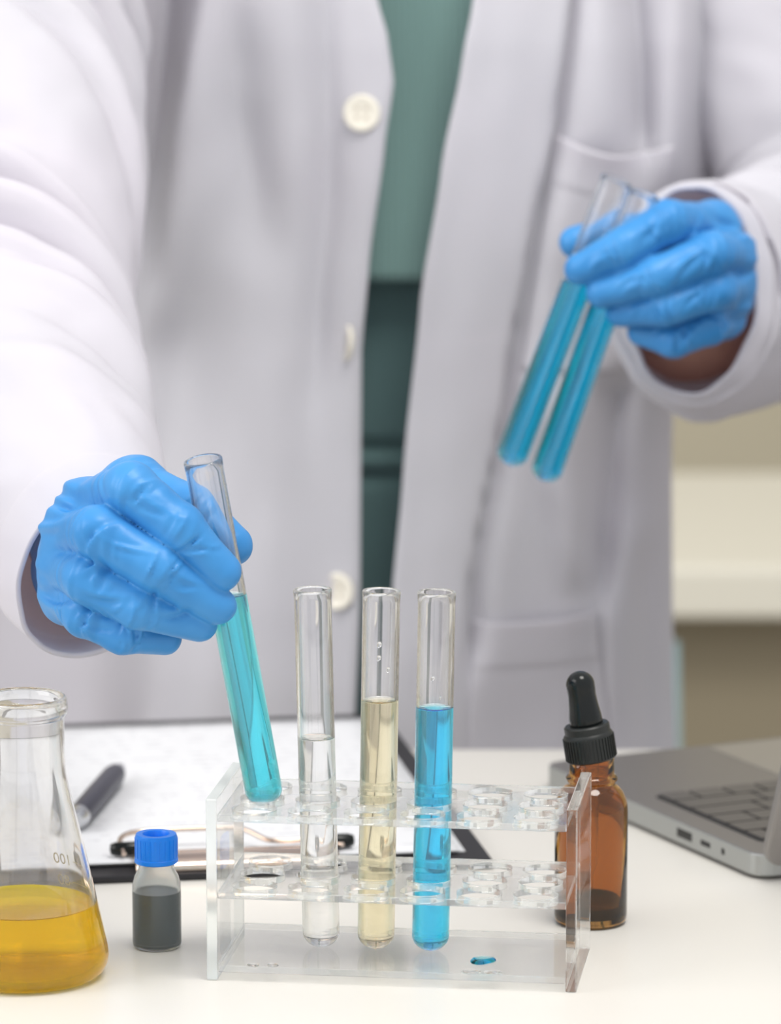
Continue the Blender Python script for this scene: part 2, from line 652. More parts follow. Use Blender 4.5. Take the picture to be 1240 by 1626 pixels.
def phi_of_x(x, z):
    cx, a, b = coat_sec(z)
    u = max(-1, min(1, (x - cx) / a))
    return math.asin(math.copysign(abs(u) ** (1 / 0.80), u))


def coat_point(x, z, off=0.0):
    px_, y = coat_xy(phi_of_x(x, z), z)
    return Vector((x, y - off, z))


EDGE_L = [(-700, 560), (-300, 575), (0, 600), (60, 616), (130, 625), (230, 611), (420, 586), (560, 574), (760, 573), (950, 572), (1170, 563), (1700, 540)]
EDGE_R = [(-700, 850), (-300, 800), (0, 751), (100, 733), (270, 700), (480, 667), (750, 640), (950, 622), (1170, 612), (1700, 600)]


def edge_x(z, E):
    px, py = pix(0, CF, z)
    return (interp(py, E) - 620) * (at(621, py, CF).x)


LC = None
zs = [0.50 + (1.36 - 0.50) * i / 210 for i in range(211)]
V, Fc = [], []
NF, NB = 110, 26
ncol = NF * 2 + NB * 2 - 1
for z in zs:
    pl = phi_of_x(edge_x(z, EDGE_L), z)
    pr = phi_of_x(edge_x(z, EDGE_R), z)
    phis = [pl + (-R(95) - pl) * i / NF for i in range(NF)] + [-R(95) - R(170) * i / (2 * NB - 1) for i in range(2 * NB - 1)]
    phis += [R(95) + (pr - R(95)) * i / (NF - 1) for i in range(NF)]
    for i, ph in enumerate(phis):
        x, y = coat_xy(ph, z)
        k = i if i < NF else (len(phis) - 1 - i)
        if k < NF:                                     # curl the free front edges a little
            y -= 0.004 * math.exp(-(k / 3.0) ** 2) * (1 if i < NF else 0.6)
        V.append((x, y, z))
nc = len(phis)
for a in range(len(zs) - 1):
    for i in range(nc - 1):
        k = a * nc + i
        Fc.append((k, k + 1, k + nc + 1, k + nc))
LC = mesh_obj('lab_coat', V, Fc, M['coat'], PE, True, True)
LC['label'] = 'open white lab coat with cream buttons and patch pockets'
sd = LC.modifiers.new('thick', 'SOLIDIFY')
sd.thickness = 0.0016
sd.offset = -1

# body of the person, mostly covered: one continuous surface
SH_R, SH_L = Vector((-0.190, 0.59, 1.25)), Vector((0.19, 0.62, 1.27))
EL_R, WR_R = at(14, 430, 0.335), at(138, 912, 0.098)
EL_L, WR_L = at(1330, 400, 0.60), at(1092, 512, 0.440)


def body_fn(X, Y, Z):
    P = (X, Y, Z)

    def ell(c, r):
        q = np.sqrt(((X - c[0]) / r[0]) ** 2 + ((Y - c[1]) / r[1]) ** 2 + ((Z - c[2]) / r[2]) ** 2)
        return (q - 1) * min(r)
    d = ell((0.0, 0.665, 1.17), (0.145, 0.088, 0.20))
    d = smin(d, ell((-0.015, 0.665, 0.97), (0.125, 0.085, 0.17)), 0.05)
    d = smin(d, ell((-0.02, 0.67, 0.83), (0.150, 0.092, 0.15)), 0.05)
    d = smin(d, cone_d(P, (0, 0.67, 1.30), (0, 0.66, 1.42), 0.058, 0.05), 0.03)
    for sh, u1, u2, el, wr, rw in ((SH_R, at(4, 80, 0.475), at(28, 300, 0.385), EL_R, WR_R, 0.022), (SH_L, at(1262, 60, 0.60), at(1318, 250, 0.585), EL_L, WR_L, 0.032)):
        d = smin(d, cone_d(P, (sh.x * 0.5, 0.66, 1.30), sh, 0.055, 0.044), 0.02)
        d = smin(d, cone_d(P, sh, u1, 0.042, 0.040), 0.02)
        d = smin(d, cone_d(P, u1, u2, 0.040, 0.038), 0.015)
        d = smin(d, cone_d(P, u2, el, 0.038, 0.036), 0.015)
        d = smin(d, cone_d(P, el, wr, 0.037, rw), 0.015)
    for s in (-1, 1):
        kx = -0.02 + s * 0.085
        d = smin(d, cone_d(P, (kx, 0.67, 0.80), (kx, 0.66, 0.44), 0.078, 0.052), 0.03)
        d = smin(d, cone_d(P, (kx, 0.66, 0.44), (kx, 0.69, 0.08), 0.052, 0.034), 0.02)
        d = smin(d, cone_d(P, (kx, 0.70, 0.045), (kx, 0.52, 0.032), 0.036, 0.026), 0.02)
    return d


me = sdf_mesh('body', body_fn, (-0.32, 0.0, 0.0), (0.40, 0.82, 1.50), 0.008, 3)
mesh_link('body', me, M['skin'], PE, True, True)


def torso_cloth(name, z0, z1, nz, a_pts, b_pts, front, material, relief, hem=0.0):
    V, Fc = [], []
    n = 128
    for i in range(nz):
        z = z0 + (z1 - z0) * i / (nz - 1)
        a, b = interp(z, a_pts), interp(z, b_pts)
        for k in range(n):
            ph = 2 * PI * k / n
            s, c = math.sin(ph), math.cos(ph)
            x = -0.012 + a * math.copysign(abs(s) ** 0.85, s)
            y = front + 0.105 - b * math.copysign(abs(c) ** 0.85, c)
            y -= relief(x, z) * max(0, c)
            V.append((x, y, z))
    for i in range(nz - 1):
        for k in range(n):
            j = (k + 1) % n
            Fc.append((i * n + k, i * n + j, (i + 1) * n + j, (i + 1) * n + k))
    o = mesh_obj(name, V, Fc, material, PE, True, True)
    s = o.modifiers.new('thick', 'SOLIDIFY')
    s.thickness = 0.0025
    s.offset = 0
    return o


HEM = at(630, 447, CF + 0.03).z
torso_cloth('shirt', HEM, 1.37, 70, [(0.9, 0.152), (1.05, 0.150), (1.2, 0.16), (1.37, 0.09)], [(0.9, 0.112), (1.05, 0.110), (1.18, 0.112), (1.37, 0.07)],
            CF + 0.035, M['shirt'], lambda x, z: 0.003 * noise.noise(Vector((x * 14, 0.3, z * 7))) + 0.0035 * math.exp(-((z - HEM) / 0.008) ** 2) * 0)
z715, z752 = at(630, 713, CF + 0.05).z, at(630, 752, CF + 0.05).z


def trouser_relief(x, z):
    return (-0.006 * math.exp(-((z - z715) / 0.0045) ** 2) + 0.004 * math.exp(-((z - (z715 + z752) / 2) / 0.006) ** 2)
            - 0.005 * math.exp(-((z - z752) / 0.005) ** 2) + 0.003 * noise.noise(Vector((x * 18, 1.3, z * 11))))


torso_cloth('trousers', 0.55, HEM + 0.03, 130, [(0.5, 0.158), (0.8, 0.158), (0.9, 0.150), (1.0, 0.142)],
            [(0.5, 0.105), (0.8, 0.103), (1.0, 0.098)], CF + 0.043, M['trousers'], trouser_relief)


# ------------------------------------------------------------------ sleeves
def sleeve(name, pts, ridges, seed, nth=96, per=26, noise_amp=0.003, cuff=0.02, rim=0.0012, roll=0.0):
    """pts: (x, y, z, r_side, r_up); built as an open tube, last point = cuff"""
    P = catmull(pts, per)
    C = [Vector(p[:3]) for p in P]
    L = [0.0]
    for a, b in zip(C, C[1:]):
        L.append(L[-1] + (b - a).length)
    V, Fc = [], []
    for i, c in enumerate(C):
        t = (C[min(i + 1, len(C) - 1)] - C[max(i - 1, 0)]).normalized()
        side = t.cross(Vector((0, 0, 1)))
        if side.length < 0.25:
            side = Vector((1, 0, 0)) - t * t.x
        side.normalize()
        up = side.cross(t).normalized()
        s = L[-1] - L[i]                         # distance from the cuff
        ra = roll * math.exp(-s / 0.06)
        side, up = side * math.cos(ra) + up * math.sin(ra), up * math.cos(ra) - side * math.sin(ra)
        for k in range(nth):
            th = 2 * PI * k / nth
            d = 0.0
            for (s0, th0, aw, tilt, wdt, amp) in ridges:
                dt = (th - R(th0) + PI) % (2 * PI) - PI
                u = (s - s0 - tilt * dt) / wdt
                d += 1.25 * amp * math.exp(-u * u) * math.exp(-(dt / R(aw)) ** 2)
            q = Vector((math.cos(th) * 1.5, math.sin(th) * 1.5, s * 22 + seed))
            d += noise_amp * noise.noise(q) + 0.4 * noise_amp * noise.noise(q * 2.3)
            d *= min(1.0, 0.25 + s / 0.05)
            if s < cuff:
                d += 0.0006
            d += rim * noise.noise(Vector((math.cos(th) * 2.2, math.sin(th) * 2.2, seed * 3))) * math.exp(-s / 0.03)
            V.append(c + side * (math.cos(th) * (P[i][3] + d)) + up * (math.sin(th) * (P[i][4] + d)))
    n = nth
    for i in range(len(C) - 1):
        for k in range(n):
            j = (k + 1) % n
            Fc.append((i * n + k, i * n + j, (i + 1) * n + j, (i + 1) * n + k))
    o = mesh_obj(name, V, Fc, M['coat'], LC, True, True)
    m = o.modifiers.new('thick', 'SOLIDIFY')
    m.thickness = 0.0022
    m.offset = -1
    return o


def pt(px, py, Y, a, b):
    v = at(px, py, Y)
    return (v.x, v.y, v.z, a, b)


# viewer's left: upper arm hangs, forearm reaches forward to the rack
sleeve('sleeve', [(-0.170, 0.62, 1.33, 0.075, 0.075), (-0.212, 0.56, 1.22, 0.068, 0.070), pt(4, 80, 0.47, 0.066, 0.068), pt(28, 300, 0.38, 0.062, 0.064),
                  pt(14, 470, 0.30, 0.058, 0.058), pt(38, 620, 0.22, 0.054, 0.052), pt(78, 740, 0.145, 0.048, 0.049), pt(128, 855, 0.088, 0.038, 0.045), pt(152, 906, 0.062, 0.0305, 0.0405)],
       [(0.290, 75, 55, -0.045, 0.010, 0.013), (0.268, 80, 60, -0.045, 0.009, -0.010), (0.245, 85, 60, -0.050, 0.010, 0.013), (0.222, 90, 55, -0.055, 0.009, -0.010),
        (0.200, 95, 50, -0.055, 0.010, 0.010), (0.178, 110, 40, -0.060, 0.008, -0.008), (0.155, 125, 40, -0.050, 0.010, 0.008), (0.120, 130, 40, -0.04, 0.010, -0.005),
        (0.095, 80, 60, -0.03, 0.014, 0.004), (0.33, 60, 60, -0.03, 0.014, -0.006),
        (0.40, 110, 45, -0.09, 0.013, -0.007), (0.43, 100, 60, -0.09, 0.013, 0.008), (0.47, 120, 45, -0.08, 0.011, -0.010), (0.50, 120, 50, -0.08, 0.011, 0.009), (0.53, 130, 50, -0.08, 0.010, -0.009), (0.445, 165, 28, -0.05, 0.007, -0.010), (0.462, 165, 28, -0.05, 0.007, 0.007), (0.485, 170, 28, -0.05, 0.006, -0.011)], 1.0, roll=R(17))
# viewer's right: forearm turned towards the camera, cuff open around the wrist
sleeve('sleeve', [(0.170, 0.64, 1.33, 0.072, 0.072), (0.205, 0.63, 1.22, 0.066, 0.068), pt(1262, 60, 0.60, 0.064, 0.066), pt(1318, 250, 0.585, 0.062, 0.064), pt(1322, 370, 0.565, 0.060, 0.062),
                  pt(1262, 440, 0.535, 0.056, 0.058), pt(1172, 470, 0.475, 0.051, 0.057), pt(1108, 472, 0.425, 0.0445, 0.0565), pt(1100, 466, 0.410, 0.0385, 0.0535), pt(1097, 462, 0.401, 0.0315, 0.0505)],
       [(0.10, 120, 60, 0.02, 0.010, 0.008), (0.135, 110, 60, 0.03, 0.010, -0.008), (0.165, 130, 60, 0.03, 0.012, 0.010), (0.21, 150, 60, 0.03, 0.012, -0.010),
        (0.25, 170, 60, -0.03, 0.014, 0.010), (0.06, -60, 40, 0.03, 0.010, 0.005), (0.34, 180, 60, -0.05, 0.016, -0.010), (0.08, 60, 40, 0.04, 0.010, -0.006)], 5.0, rim=0.0028)


# ------------------------------------------------------------------ pockets, buttons, buttonholes of the coat
def patch(name, corners, nu, nv, offfn, material):
    """corners in photo pixels TL, TR, BR, BL laid on the coat front, offfn(u, v) mm outwards"""
    V, Fc = [], []
    for j in range(nv):
        v = j / (nv - 1)
        for i in range(nu):
            u = i / (nu - 1)
            tl, tr, br, bl = [np.array(c, float) for c in corners]
            p = (tl * (1 - u) + tr * u) * (1 - v) + (bl * (1 - u) + br * u) * v
            dy, off = offfn(u, v)
            w_ = at(p[0], p[1] + dy, CF)
            V.append(coat_point(w_.x, w_.z, off * 0.001))
    for j in range(nv - 1):
        for i in range(nu - 1):
            k = j * nu + i
            Fc.append((k, k + nu, k + nu + 1, k + 1))
    o = mesh_obj(name, V, Fc, material, LC, True, True)
    m = o.modifiers.new('thick', 'SOLIDIFY')
    m.thickness = 0.0022
    m.offset = 0
    return o


def pocket_off(sag, gap, hemline):
    def f(u, v):
        bow = math.sin(PI * u) ** 1.2
        off = 2.2 + gap * bow * math.exp(-v * 5)
        off += 0.9 if v < hemline else 0.0
        return sag * bow * (1 - v) ** 2, off
    return f


patch('pocket', [(886, 220), (1076, 238), (1040, 610), (830, 592)], 40, 60, pocket_off(22, 7, 0.19), M['coat'])
patch('pocket', [(752, 990), (948, 984), (990, 1330), (740, 1330)], 40, 60, pocket_off(6, 5, 0.22), M['coat'])


def button_joined(px, py, tilt, r=0.0097):
    c = at(px, py, CF)
    p = coat_point(c.x, c.z, 0.0026)
    prof = [(0, 0), (r * 0.8, 0), (r, 0.0012), (r, 0.0024), (r * 0.93, 0.0031), (r * 0.80, 0.0031), (r * 0.62, 0.0023), (0, 0.0022)]
    bm = lathe_bm(prof, 40)
    for f in bm.faces:
        f.smooth = True
    n0 = len(bm.faces)
    for sx in (-1, 1):
        for sz in (-1, 1):
            bmesh.ops.create_cone(bm, cap_ends=True, segments=10, radius1=r * 0.15, radius2=r * 0.12, depth=0.0006,
                                  matrix=Matrix.Translation((sx * r * 0.25, sz * r * 0.25, 0.0023)))
    bmesh.ops.recalc_face_normals(bm, faces=bm.faces)
    bm.faces.ensure_lookup_table()
    for f in bm.faces[n0:]:
        f.material_index = 1
    me = bpy.data.meshes.new('button')
    bm.to_mesh(me)
    bm.free()
    me.materials.append(M['button'])
    me.materials.append(M['button_hole'])
    o = bpy.data.objects.new('button', me)
    COL.objects.link(o)
    o.parent = LC
    o.matrix_parent_inverse = world_of(LC).inverted()
    o.location = p
    o.rotation_euler = (PI / 2 - 0.08, 0, tilt)
    return o


button_joined(575, 180, R(-6))
button_joined(556, 545, R(-74), 0.0095)
button_joined(537, 936, R(-26), 0.0100)

for (px, py, ang, ln) in ((838, 190, R(72), 0.020), (760, 540, R(8), 0.018), (675, 912, R(84), 0.016)):
    c = at(px, py, CF)
    pts = []
    for i in range(7):
        u = (i / 6 - 0.5) * ln
        q = coat_point(c.x + math.cos(ang) * u, c.z + math.sin(ang) * u, 0.0004)
        pts.append(q)
    tube('buttonhole', pts, 0.0011, M['stitch'], LC, 8, True)


# ------------------------------------------------------------------ gloved hands
def make_glove(name, fingers, thumb, wrist, cuff_end, label, h=0.0009, seed=0.0, wr=0.0215):
    """fingers: index..little as ((MCP, PIP, DIP, TIP), (radii)); one continuous glove surface"""
    allp = [v for f, _ in fingers for v in f] + list(thumb[0]) + [wrist, cuff_end]
    lo = np.min([list(v) for v in allp], 0) - 0.027
    hi = np.max([list(v) for v in allp], 0) + 0.027
    rnd = random.Random(int(seed * 100) + 7)
    toc = (CAM - fingers[1][0][1]).normalized()
    creases = []                     # centre, normal, reach, width, height

    def add(center, axis, n, spread, reach, width, amp, skew=0.45):
        lat = axis.cross(toc).normalized()
        for i in range(n):
            c = center + axis * rnd.uniform(-spread, spread) + toc * 0.007 + lat * rnd.uniform(-0.004, 0.004)
            nrm = (axis + lat * rnd.uniform(-skew, skew)).normalized()
            creases.append((c, nrm, reach * rnd.uniform(0.7, 1.2), width * rnd.uniform(0.8, 1.4), 1.45 * amp * rnd.uniform(0.6, 1.2) * rnd.choice((1, 1, -1))))
    for f, rr in fingers:
        add(f[1], (f[2] - f[0]).normalized(), 7, 0.011, 0.0065, 0.0010, 0.00075)
        add(f[2], (f[3] - f[1]).normalized(), 6, 0.008, 0.0055, 0.0009, 0.00062)
        add(f[0].lerp(f[1], 0.55), (f[1] - f[0]).normalized(), 3, 0.010, 0.0080, 0.0014, 0.00090, 0.7)
        ln = (f[2] - f[1]).normalized()
        add(f[1].lerp(f[2], 0.5), ln.cross(toc).normalized() + ln * 0.3, 2, 0.003, 0.0085, 0.0014, 0.00060, 0.3)
        add(f[2].lerp(f[3], 0.5), ln.cross(toc).normalized() + ln * 0.5, 2, 0.003, 0.0060, 0.0012, 0.00055, 0.5)
    t = thumb[0]
    add(t[1], (t[2] - t[0]).normalized(), 4, 0.010, 0.009, 0.0013, 0.0008)
    add(t[2], (t[3] - t[1]).normalized(), 4, 0.008, 0.007, 0.0011, 0.0007)
    kn = (fingers[3][0][0] - fingers[0][0][0]).normalized()
    mid = fingers[1][0][0].lerp(fingers[2][0][0], 0.5)
    add(mid, (kn + (mid - wrist).normalized() * 0.3).normalized(), 6, 0.026, 0.016, 0.0020, 0.0013, 0.35)
    add(mid.lerp(wrist, 0.3), kn, 5, 0.024, 0.018, 0.0020, 0.0012, 0.5)

    def fn(X, Y, Z):
        P = (X, Y, Z)
        palm = None
        for k, (f, rr) in enumerate(fingers):
            d = cone_d(P, wrist, f[0], wr * 0.80, rr[0] * 1.12)
            palm = d if palm is None else smin(palm, d, 0.010)
        palm = smin(palm, cone_d(P, cuff_end, wrist, wr * 1.02, wr), 0.010)
        for (f, _), (g, _) in zip(fingers, fingers[1:]):
            palm = smin(palm, cone_d(P, f[0], g[0], 0.0105, 0.0105), 0.004)
        digits = None
        for k, (f, rr) in enumerate(fingers):
            d = cone_d(P, f[0], f[1], rr[0], rr[1])
            d = smin(d, cone_d(P, f[1], f[2], rr[1], rr[2]), 0.003)
            d = smin(d, cone_d(P, f[2], f[3], rr[2], rr[3]), 0.003)
            digits = d if digits is None else smin(digits, d, 0.0009)
        t, rr = thumb
        th = cone_d(P, t[0], t[1], rr[0], rr[1])
        th = smin(th, cone_d(P, wrist.lerp(fingers[0][0][0], 0.45), t[1], 0.014, rr[1]), 0.010)
        th2 = cone_d(P, t[1], t[2], rr[1], rr[2])
        th2 = smin(th2, cone_d(P, t[2], t[3], rr[2], rr[3]), 0.004)
        palm = smin(palm, th, 0.010)
        d = smin(palm, digits, 0.0045)
        d = smin(d, th2, 0.0035)
        ox, oy, oz = X[0, 0, 0], Y[0, 0, 0], Z[0, 0, 0]
        for (c, nrm, reach, width, amp) in creases:
            sl = []
            for v, o0, cnt in ((c.x, ox, X.shape[0]), (c.y, oy, X.shape[1]), (c.z, oz, X.shape[2])):
                i0 = int(max(0, (v - 2.6 * reach - o0) / h))
                i1 = int(min(cnt, (v + 2.6 * reach - o0) / h + 2))
                sl.append(slice(i0, max(i1, i0 + 1)))
            sl = tuple(sl)
            dx, dy, dz = X[sl] - c.x, Y[sl] - c.y, Z[sl] - c.z
            r2 = (dx * dx + dy * dy + dz * dz) / (reach * reach)
            u = (dx * nrm.x + dy * nrm.y + dz * nrm.z + 2.2 * r2 * width * 0.35) / width
            # a soft ridge beside a narrow furrow
            d[sl] -= amp * (np.exp(-u * u) - 0.8 * np.exp(-((u - 1.6) / 0.9) ** 2)) * np.exp(-r2)
        d = d - 0.00028 * wob(X, Y, Z, 420.0, seed + 1.0)
        return d
    me = sdf_mesh(name, fn, lo, hi, h, 1)
    o = mesh_link(name, me, M['glove'], PE, True, True)
    o['label'] = label
    return o


def J(px, py, dy, base):
    return at(px, py, base + dy * 0.001)


b1 = -0.004
hand1 = [
    ([J(140, 806, 22, b1), J(208, 776, -12, b1), J(286, 838, -19, b1), J(352, 908, -18, b1)], (0.0110, 0.0107, 0.0096, 0.0080)),
    ([J(115, 845, 18, b1), J(156, 846, -17, b1), J(246, 900, -23, b1), J(344, 962, -17, b1)], (0.0108, 0.0107, 0.0097, 0.0080)),
    ([J(108, 900, 20, b1), J(138, 918, -15, b1), J(220, 963, -20, b1), J(316, 990, -12, b1)], (0.0104, 0.0101, 0.0092, 0.0076)),
    ([J(108, 948, 24, b1), J(136, 975, -6, b1), J(196, 1006, -10, b1), J(262, 1013, 0, b1)], (0.0098, 0.0092, 0.0082, 0.0070)),
]
thumb1 = ([J(160, 815, 66, b1), J(214, 778, 40, b1), J(306, 812, 20, b1), J(368, 866, 12.5, b1)], (0.0150, 0.0122, 0.0106, 0.0086))
make_glove('glove', hand1, thumb1, J(140, 905, 84, b1), J(126, 865, 125, b1), 'blue nitrile glove gripping the slanted test tube over the rack', seed=0.4)

b2 = 0.362
hand2 = [
    ([J(1132, 358, 20, b2), J(1062, 352, -12, b2), J(987, 395, -18, b2), J(922, 427, -16, b2)], (0.0110, 0.0106, 0.0097, 0.0080)),
    ([J(1160, 405, 18, b2), J(1130, 402, -14, b2), J(1040, 440, -21, b2), J(956, 464, -16, b2)], (0.0108, 0.0106, 0.0096, 0.0080)),
    ([J(1160, 455, 20, b2), J(1136, 460, -10, b2), J(1056, 488, -17, b2), J(986, 495, -9, b2)], (0.0104, 0.0100, 0.0091, 0.0076)),
    ([J(1148, 502, 24, b2), J(1126, 518, 0, b2), J(1070, 541, -6, b2), J(1018, 527, 2, b2)], (0.0096, 0.0090, 0.0082, 0.0070)),
]
thumb2 = ([J(1120, 400, 62, b2), J(1062, 368, 40, b2), J(985, 370, 22, b2), J(913, 385, 13, b2)], (0.0150, 0.0116, 0.0100, 0.0080))
make_glove('glove', hand2, thumb2, J(1128, 452, 82, b2), J(1130, 455, 125, b2), 'blue nitrile glove holding two test tubes beside the chest', seed=2.1)

# ================================================================== TEST TUBE RACK
RK_YAW = R(-7.3)
RK = empty('test_tube_rack', (0.0044, 0.0, TZ), 'clear acrylic rack with eighteen holes holding upright test tubes', 'rack', RK_YAW)
HW, HD, PT = 0.076, 0.034, 0.0046
PX, PY = 0.0232, 0.0209


def plate(name, zt, th, hole_r, parent):
    bm = bmesh.new()
    x0, x1, y0, y1 = -HW + PT, HW - PT, -HD, HD
    edges = []

    def loop(pts):
        vs = [bm.verts.new(p) for p in pts]
        for a, b in zip(vs, vs[1:] + vs[:1]):
            edges.append(bm.edges.new((a, b)))
    loop([(x0, y0, 0), (x1, y0, 0), (x1, y1, 0), (x0, y1, 0)])
    if hole_r:
        for i in range(6):
            for j in range(3):
                cx, cy = (i - 2.5) * PX, (j - 1) * PY
                loop([(cx + hole_r * math.cos(2 * PI * k / 40), cy + hole_r * math.sin(2 * PI * k / 40), 0) for k in range(40)])
    bmesh.ops.triangle_fill(bm, use_beauty=True, use_dissolve=False, edges=edges)
    r = bmesh.ops.extrude_face_region(bm, geom=list(bm.faces))
    bmesh.ops.translate(bm, verts=[v for v in r['geom'] if isinstance(v, bmesh.types.BMVert)], vec=(0, 0, th))
    bmesh.ops.translate(bm, verts=list(bm.verts), vec=(0, 0, zt - th))
    bmesh.ops.recalc_face_normals(bm, faces=bm.faces)
    for f in bm.faces:
        f.material_index = 1 if abs(f.normal.z) < 0.5 else 0
    o = from_bm(name, bm, M['acrylic'], parent)
    o.data.materials.append(M['acrylic_edge'])
    bevel(o, 0.0003, 1, 60)
    return o


ZB, ZM, ZT = 0.0064, 0.0375, 0.0698
plate('shelf', ZT, 0.0030, 0.0092, RK)
plate('shelf', ZM, 0.0030, 0.0092, RK)
plate('base_plate', ZB, 0.0028, 0, RK)
for s in (-1, 1):
    xa, xb = (-HW, -HW + PT) if s < 0 else (HW - PT, HW)
    e = 0.00004
    pn = box('side_panel', xa + (0 if s < 0 else e), xb - (e if s < 0 else 0), -HD - 0.0004, HD + 0.0004, 0.0002, 0.0762, M['acrylic'], RK, 0.0005, 2)
    pn.data.materials.append(M['acrylic_frost'] if s < 0 else M['acrylic_clear'])
    for f in pn.data.polygons:
        if abs(f.normal.x) < 0.5:
            f.material_index = 1


def rack_pt(col, row, z):
    x, y = (col - 3.5) * PX, (row - 2) * PY
    c, s_ = math.cos(RK_YAW), math.sin(RK_YAW)
    return Vector((0.0044 + x * c - y * s_, x * s_ + y * c, TZ + z))


# ------------------------------------------------------------------ test tubes
TR, TI, TL = 0.00775, 0.00655, 0.1515


def tube_profile():
    outer = [(0, 0)] + [(TR * math.sin(R(a)), TR * 0.86 * (1 - math.cos(R(a)))) for a in range(8, 91, 8)]
    outer[-1] = (TR, TR * 0.86)
    outer += [(TR, TL * f) for f in (0.2, 0.4, 0.6, 0.8, 0.97)]
    rim = [(TR + 0.00018, TL - 0.0012), (TR + 0.00018, TL - 0.0004), (TR - 0.0002, TL), (TI + 0.0003, TL), (TI, TL - 0.0004)]
    zb = 0.0023
    inner = [(TI, TL * f) for f in (0.97, 0.8, 0.6, 0.4, 0.2)]
    cap = [(TI * math.sin(R(a)), zb + TI * 0.80 * (1 - math.cos(R(a)))) for a in range(88, 0, -8)]
    return outer + rim + inner + [(TI, zb + TI * 0.8)] + cap + [(0, zb)]


def make_tube(bottom, top_dir, level, liquid_mat, label, drops=()):
    """bottom: world point of the tube's lowest point, top_dir: axis, level: liquid height along the axis"""
    ax = Vector(top_dir).normalized()
    root = empty('test_tube', bottom, label, 'test tube', 0, 'test tubes')
    q = Vector((0, 0, 1)).rotation_difference(ax)
    root.rotation_mode = 'QUATERNION'
    root.rotation_quaternion = q
    g = lathe('glass_body', tube_profile(), M['glass'], root, 64)
    # liquid with a level surface and a small meniscus
    rl = TI + 0.00006
    zb = 0.0023 - 0.00005
    prof = [(0, zb)] + [(rl * math.sin(R(a)), zb + rl * 0.80 * (1 - math.cos(R(a)))) for a in range(8, 89, 8)] + [(rl, zb + rl * 0.8)]
    prof += [(rl, zb + (level - zb) * f) for f in (0.3, 0.6, 0.9)]
    nb = len(prof)
    prof += [(rl, level + 0.0009), (rl * 0.95, level + 0.0005), (rl * 0.85, level + 0.00015), (rl * 0.6, level), (0, level)]
    bm = lathe_bm(prof, 64)
    up = q.inverted() @ Vector((0, 0, 1))
    gx, gy = -up.x / up.z, -up.y / up.z
    for v in bm.verts:
        if v.co.z > level - 0.0001:
            v.co.z += v.co.x * gx + v.co.y * gy
    l = from_bm('liquid', bm, liquid_mat, root, True)
    sharp(l, 60)
    for (ang, z, r) in drops:
        bm = bmesh.new()
        bmesh.ops.create_uvsphere(bm, u_segments=12, v_segments=8, radius=1.0)
        bmesh.ops.scale(bm, verts=bm.verts, vec=(r * 0.75, r * 0.5, r * 1.2))
        d = from_bm('droplet', bm, M['water'], root, True)
        d.location = (math.cos(ang) * TI * 0.985, math.sin(ang) * TI * 0.985, z)
        d.rotation_euler = (0, 0.25, ang + PI / 2)
    return root


def aim(px_t, py_t, Y_t, bottom):
    return at(px_t, py_t, Y_t) - bottom


for col, level, lm, lab, tilt, off, drops in (
        (2, 0.0885, 'water', 'upright glass test tube of colourless liquid, left of the standing ones', (-0.022, 0.0, 1), 0.0014, ()),
        (3, 0.1050, 'pale_yellow', 'upright glass test tube of pale yellow liquid in the rack', (0.016, -0.002, 1), 0.0010,
         ((R(-95), 0.130, 0.0012), (R(-96), 0.1245, 0.0011), (R(-62), 0.1195, 0.0010))),
        (4, 0.1025, 'blue', 'upright glass test tube of bright blue liquid in the rack', (0.016, -0.002, 1), 0.0006,
         ((R(-100), 0.1165, 0.0010), (R(-72), 0.1085, 0.0006)))):
    b = rack_pt(col, 2, ZB + 0.0001)
    b.x += off
    make_tube(b, tilt, level, M[lm], lab, drops)
# the tube being lowered into the first column
bt = rack_pt(1, 2, 0.0665)
bt.x += 0.0016
top1 = at(327, 758, bt.y - 0.020)
make_tube(bt, top1 - bt, 0.0925, M['cyan'], 'slanted test tube of cyan liquid lowered into the rack by a gloved hand')
# the two tubes held in front of the chest
for (tx, ty, bx, by, yy, lab) in ((975, 297, 807, 738, b2, 'tilted test tube of blue liquid, left one of the pair in the hand'),
                                  (1022, 313, 862, 763, b2 + 0.004, 'tilted test tube of blue liquid, right one of the pair in the hand')):
    bo = at(bx, by, yy + 0.004)
    make_tube(bo, at(tx, ty, yy - 0.006) - bo, 0.098, M['blue'], lab)


# ------------------------------------------------------------------ spilled drops on the rack's base plate
def puddle(name, x, y, z, rx, ry, hgt, m, label, seed):
    bm = bmesh.new()
    n = 28
    rings = []
    for f, hh in ((1.0, 0.0), (0.97, 0.35), (0.85, 0.72), (0.6, 0.92), (0.3, 1.0)):
        ring = []
        for k in range(n):
            a = 2 * PI * k / n
            wv = 1 + 0.12 * math.sin(2 * a + seed) + 0.06 * math.sin(3 * a + 2 * seed)
            ring.append(bm.verts.new((math.cos(a) * rx * f * wv, math.sin(a) * ry * f * wv, hh * hgt)))
        rings.append(ring)
    for a, b in zip(rings, rings[1:]):
        for k in range(n):
            j = (k + 1) % n
            bm.faces.new((a[k], a[j], b[j], b[k]))
    bm.faces.new(rings[-1])
    bm.faces.new(rings[0])
    o = from_bm(name, bm, m, None, True)
    o.location = (x, y, z)
    o['label'] = label
    o['category'] = 'spill'
    return o


